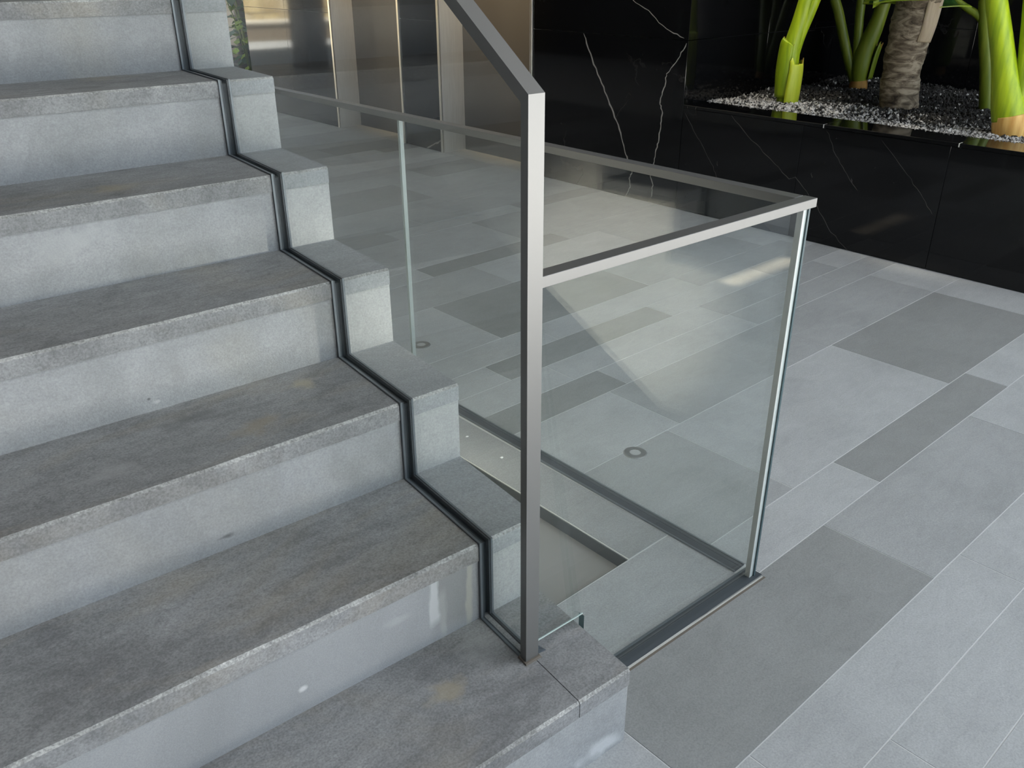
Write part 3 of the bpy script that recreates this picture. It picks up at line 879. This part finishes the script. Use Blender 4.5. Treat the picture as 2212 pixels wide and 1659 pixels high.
# ------------------------------------------------------------------ floor guard
gr = tag(empty('floor_guard_railing', (0.568, .123, 0)), 'low L-shaped glass guard with flat metal top rail around the stair opening', 'railing')
RT, RB = 0.8755, 0.8585
GXc = 0.568
def gy(x): return 0.1415 - 0.037 * x            # centre line of the return guard
def GT(x, y, z): return (x, y - 0.037 * x, z)   # return guard frame (y measured at x = 0)
GS = 0.008
def LT(x, y, z): return (x + GS * (y - .12), y, z)   # long guard frame
LE = 4.2
# long side
box_obj('top_rail', GXc - .014, GXc + .014, gy(GXc) + .013, LE, RB, RT, M_RAIL, gr, .0006, LT)
for (a, b) in ((gy(GXc) - .006, 1.432), (1.441, LE)):
    bm = bmesh.new()
    fs = box(bm, GXc - .0065, GXc + .0065, a, b, -.006, RB, 0, 0, LT)
    for f in fs:
        n = f.normal if f.normal.length else (f.normal_update() or f.normal)
        if abs(n.x) < .9: f.material_index = 1
    from_bm('glass_pane', bm, [M_GLASS, M_GEDGE_PALE], gr)
for (xa, xb, za, m, nm) in ((-.021, -.0165, .004, M_CHANNEL, 'channel_lip'), (-.0165, -.007, .0015, M_GASKET, 'gasket'),
                            (.007, .0165, .0015, M_GASKET, 'gasket'), (.0165, .021, .004, M_CHANNEL, 'channel_lip')):
    box_obj(nm, GXc + xa, GXc + xb, .150, LE, -.02, za, m, gr, 0, LT)
# return side: from the post to the corner; the pane is notched over the bottom tread
ret_front = -.0145; ret_back = .0125
C0 = 0.1415
bm = bmesh.new()
x0r, x1r = -0.0985, 0.584
add_hexa(bm, [(x0r, gy(x0r) + ret_front, RB), (x1r, gy(x1r) + ret_front, RB), (x1r, gy(x1r) + ret_back, RB), (x0r, gy(x0r) + ret_back, RB),
              (x0r, gy(x0r) + ret_front, RT), (x1r, gy(x1r) + ret_front, RT), (x1r, gy(x1r) + ret_back, RT), (x0r, gy(x0r) + ret_back, RT)], 0, .0006)
from_bm('top_rail', bm, M_RAIL, gr)
box_obj('rail_bracket', -.1035, x0r + .001, gy(-.1) - .010, gy(-.1) + .008, RB + .002, RT - .002, M_GASKET, gr)
bm = bmesh.new()
NX, NZ = 0.024, zt(1) + .026
poly = [(NX, -.006), (GXc - .012, -.006), (GXc - .012, RB), (-.0965, RB), (-.0965, NZ), (NX - .008, NZ), (NX, NZ - .008)]
va = [bm.verts.new((a, gy(a) - .0065, b)) for a, b in poly]; vb = [bm.verts.new((a, gy(a) + .0065, b)) for a, b in poly]
fa = bm.faces.new(va); fb = bm.faces.new(vb[::-1])
for i in range(len(poly)):
    j = (i + 1) % len(poly)
    bm.faces.new((va[i], vb[i], vb[j], va[j])).material_index = 1 if i in (3, 6) else 2
bmesh.ops.triangulate(bm, faces=[fa, fb])
from_bm('glass_pane', bm, [M_GLASS, M_GEDGE, M_GLASS], gr)
bm = bmesh.new()
add_hexa(bm, [(-.0965, gy(-.0965) - .0068, NZ - .0008), (NX - .004, gy(NX) - .0068, NZ - .0008), (NX - .004, gy(NX) - .0048, NZ - .0008), (-.0965, gy(-.0965) - .0048, NZ - .0008),
              (-.0965, gy(-.0965) - .0068, NZ + .0012), (NX - .004, gy(NX) - .0068, NZ + .0012), (NX - .004, gy(NX) - .0048, NZ + .0012), (-.0965, gy(-.0965) - .0048, NZ + .0012)])
from_bm('polished_arris', bm, plain('pale_glass_arris', (.50, .60, .58), .3), gr)
box_obj('channel_base', .016, GXc + .021, C0 - .0178, C0 + .0165, -.02, .0006, M_GASKET, gr, 0, GT)
box_obj('channel_base', GXc - .0165, GXc + .0165, .150, LE, -.02, .0006, M_GASKET, gr, 0, LT)
box_obj('corner_seal', GXc - .0115, GXc - .007, C0 - .0065, C0 + .006, 0, RB, plain('pale_corner_seal', (.46, .48, .46), .4), gr, 0, GT)
box_obj('corner_seal', GXc + .001, GXc + .006, C0 - .0095, C0 - .0072, 0, RB, plain('dark_corner_seal', (.05, .085, .095), .35), gr, 0, GT)
for (ya, yb, za, m, nm) in ((-.0245, -.0215, .0015, M_ALU, 'channel_lip'), (-.0215, -.018, -.001, M_GASKET, 'gasket'), (-.018, -.0072, .001, M_GASKET, 'gasket'),
                            (.0072, .016, .0015, M_GASKET, 'gasket'), (.016, .0205, .004, M_CHANNEL, 'channel_lip')):
    box_obj(nm, .016, GXc + .014, C0 + ya, C0 + yb, -.02, za, m, gr, 0, GT)
box_obj('sealant_bead', .016, GXc + .018, C0 - .0300, C0 - .0246, -.02, .0004, M_SEALANT, gr, 0, GT)
box_obj('sealant_bead', GXc + .0215, GXc + .027, C0 - .026, C0 + .03, -.02, -.001, M_SEALANT, gr, 0, GT)

# ------------------------------------------------------------------ floor lights
def floor_light(x, y, label):
    r = tag(empty('floor_uplight', (x, y, 0)), label, 'light', 'round uplights set in the floor along the glass guard')
    for nm, ro, ri, z, m in (('ring', .034, .016, .0022, M_CHANNELS), ('lens', .016, 0.0, .0012, M_LENS)):
        bm = bmesh.new()
        n = 28
        if ri > 0:
            prof = [(ri, -.01), (ro, -.01), (ro, .0004), (ro - .003, z), (ri, z)]
        else:
            prof = [(0.0001, -.01), (ro, -.01), (ro, z), (0.0001, z)]
        rings = [[bm.verts.new((x + a * math.cos(2 * math.pi * k / n), y + a * math.sin(2 * math.pi * k / n), b)) for a, b in prof] for k in range(n)]
        q = len(prof)
        for k in range(n):
            for j in range(q):
                bm.faces.new((rings[k][j], rings[(k + 1) % n][j], rings[(k + 1) % n][(j + 1) % q], rings[k][(j + 1) % q]))
        from_bm(nm, bm, m, r)
M_CHANNELS = plain('satin_grey_ring', (0.22, 0.225, 0.225), 0.45, 0.5)
M_LENS = plain('frosted_lens', (0.42, 0.43, 0.43), 0.25)
floor_light(.787, .657, 'round floor uplight with pale lens, nearer one beside the glass guard')
floor_light(.791, 1.693, 'round floor uplight farther back, partly behind the stair steps')

# ------------------------------------------------------------------ small white plaster chips
M_CHIP = plain('white_plaster_chip', (0.85, 0.87, 0.88), .8)
def chip(loc, s, label):
    bm = bmesh.new()
    r = random.Random(int(loc[0] * 1e4))
    bmesh.ops.create_icosphere(bm, subdivisions=1, radius=1.0)
    for v in bm.verts:
        v.co = Vector((v.co.x * s * r.uniform(.7, 1.3) + loc[0], v.co.y * s * r.uniform(.6, 1.0) + loc[1], v.co.z * s * .35 + loc[2] + s * .3))
    tag(from_bm('plaster_chip', bm, M_CHIP), label, 'debris')
chip((.487, 1.052, .0), .005, 'tiny white plaster chip lying between step side and guard, farther one')
chip((.484, .893, .0), .0055, 'tiny white plaster chip lying between slot and guard, nearer one')

# ------------------------------------------------------------------ world beyond the far end of the lobby (seen mirrored in the black wall)
M_PAVE = granite('outdoor_paving', (0.40, 0.40, 0.39), .08, .08, .8, .2)
tag(box_obj('floor_terrace', -14, 9, 10.4, 24, -.3, -.002, M_PAVE), 'grey outdoor terrace paving', kind='structure')
tag(box_obj('floor_forecourt', -14, 14, -20, -3.6, -.3, -.002, M_PAVE), 'grey paved forecourt', kind='structure')
def stone_wall():
    r = tag(empty('garden_wall', (-2, 16.0, 0)), 'sunlit yellow stone garden wall beyond the terrace', 'wall')
    mats = [granite('yellow_wall_stone_%d' % i, c, .1, .2, .85, .2) for i, c in enumerate(((.62, .48, .24), (.70, .56, .30), (.52, .40, .22), (.66, .55, .36)))]
    box_obj('core', -9.0, 3.2, 16.06, 16.3, 0, 2.3, plain('dark_mortar', (.16, .11, .06), .9), r)
    z = 0.0
    while z < 2.2:
        hh = rnd.uniform(.24, .34); x = -9.0 + rnd.uniform(0, .3)
        while x < 3.1:
            w = rnd.uniform(.22, .55)
            if x > -6 : box_obj('stone', x + .012, min(x + w, 3.2) - .012, 16.0, 16.07, z + .012, z + hh - .012, rnd.choice(mats), r, .008)
            x += w
        z += hh
    return r
stone_wall()
bw = tag(empty('low_bench_wall', (-1.5, 13.9, 0)), 'low brown bench wall with a pale coping on the terrace', 'bench')
def BT(x, y, z): return (x, y + .30 * (x + .35), z)
box_obj('body', -6.0, 1.4, 14.0, 14.35, 0, .28, plain('brown_render', (.20, .155, .10), .8), bw, 0, BT)
box_obj('coping', -6.05, 1.45, 13.96, 14.40, .28, .32, plain('pale_coping', (.72, .66, .55), .7), bw, 0, BT)
tag(box_obj('entrance_column', .72, 1.02, 9.75, 10.15, 0, CEIL, plain('brown_column_cladding', (.10, .085, .07), .5)), 'square brown column at the far lobby entrance', 'column')
tag(box_obj('wall_far', -2.6, -.55, 10.25, 10.4, 0, CEIL, M_DARKWALL), 'dark far lobby wall beside the terrace opening', kind='structure')

# shrubs and a palm standing beyond the end of the black wall
def shrub(loc, n, h, spread, label, seed, mats):
    r = tag(empty('leafy_shrub', loc), label, 'plant')
    q = random.Random(seed)
    bm = bmesh.new()
    for i in range(7):
        a = q.uniform(0, 6.28); b = Vector(loc)
        P = [b, b + Vector((math.cos(a) * spread * .15, math.sin(a) * spread * .15, h * .5)), b + Vector((math.cos(a) * spread * .4, math.sin(a) * spread * .4, h * q.uniform(.7, 1)))]
        tube(bm, P, [.014, .011, .006], 6)
    from_bm('stems', bm, M_STEM_D, r)
    bm = bmesh.new()
    for i in range(n):
        a = q.uniform(0, 6.28); rr = spread * math.sqrt(q.random()); z = h * (0.08 + .92 * q.random())
        c = Vector(loc) + Vector((math.cos(a) * rr, math.sin(a) * rr, z))
        d = Vector((math.cos(a) + q.uniform(-.5, .5), math.sin(a) + q.uniform(-.5, .5), q.uniform(-.5, .6))).normalized()
        s = d.cross(Vector((0, 0, 1))).normalized(); u = s.cross(d)
        ln = q.uniform(.10, .20); w = ln * .28
        pts = [c, c + d * ln * .4 + s * w - u * .01, c + d * ln - u * .03, c + d * ln * .4 - s * w - u * .01]
        va = [bm.verts.new(p_) for p_ in pts]; vb = [bm.verts.new(p_ - u * .002) for p_ in pts]
        mi = 0 if q.random() < .6 else 1
        for f in ((va[0], va[1], va[2], va[3]), (vb[3], vb[2], vb[1], vb[0])): bm.faces.new(f).material_index = mi
        for k in range(4): bm.faces.new((va[k], vb[k], vb[(k + 1) % 4], va[(k + 1) % 4])).material_index = mi
    tag(from_bm('foliage', bm, mats, r), kind='stuff')
    return r
shrub((4.15, 9.75, .0), 260, .95, .45, 'green leafy shrub glimpsed beyond the end of the black wall', 3, [M_LEAF, M_STEM])
tag(box_obj('wall_terrace_side', 4.9, 5.05, 7.3, 14.0, 0, CEIL, M_DARKWALL), 'dark brown wall beyond the lobby end', kind='structure')
tag(box_obj('floor_planting_bed', 3.32, 4.88, 7.35, 13.0, -.2, .01, bpy.data.materials['dark_soil']), 'dark soil bed beyond the black wall', kind='structure')
palm = tag(empty('palm_trunk', (4.42, 10.3, 0)), 'dark slim tree trunk behind the leafy shrub', 'tree')
stem('trunk', [(4.42, 10.3, -.02, .14), (4.43, 10.3, .7, .12), (4.42, 10.31, 1.6, .10), (4.40, 10.3, 2.9, .09)], plain('dark_bark', (.045, .035, .025), .9), palm)
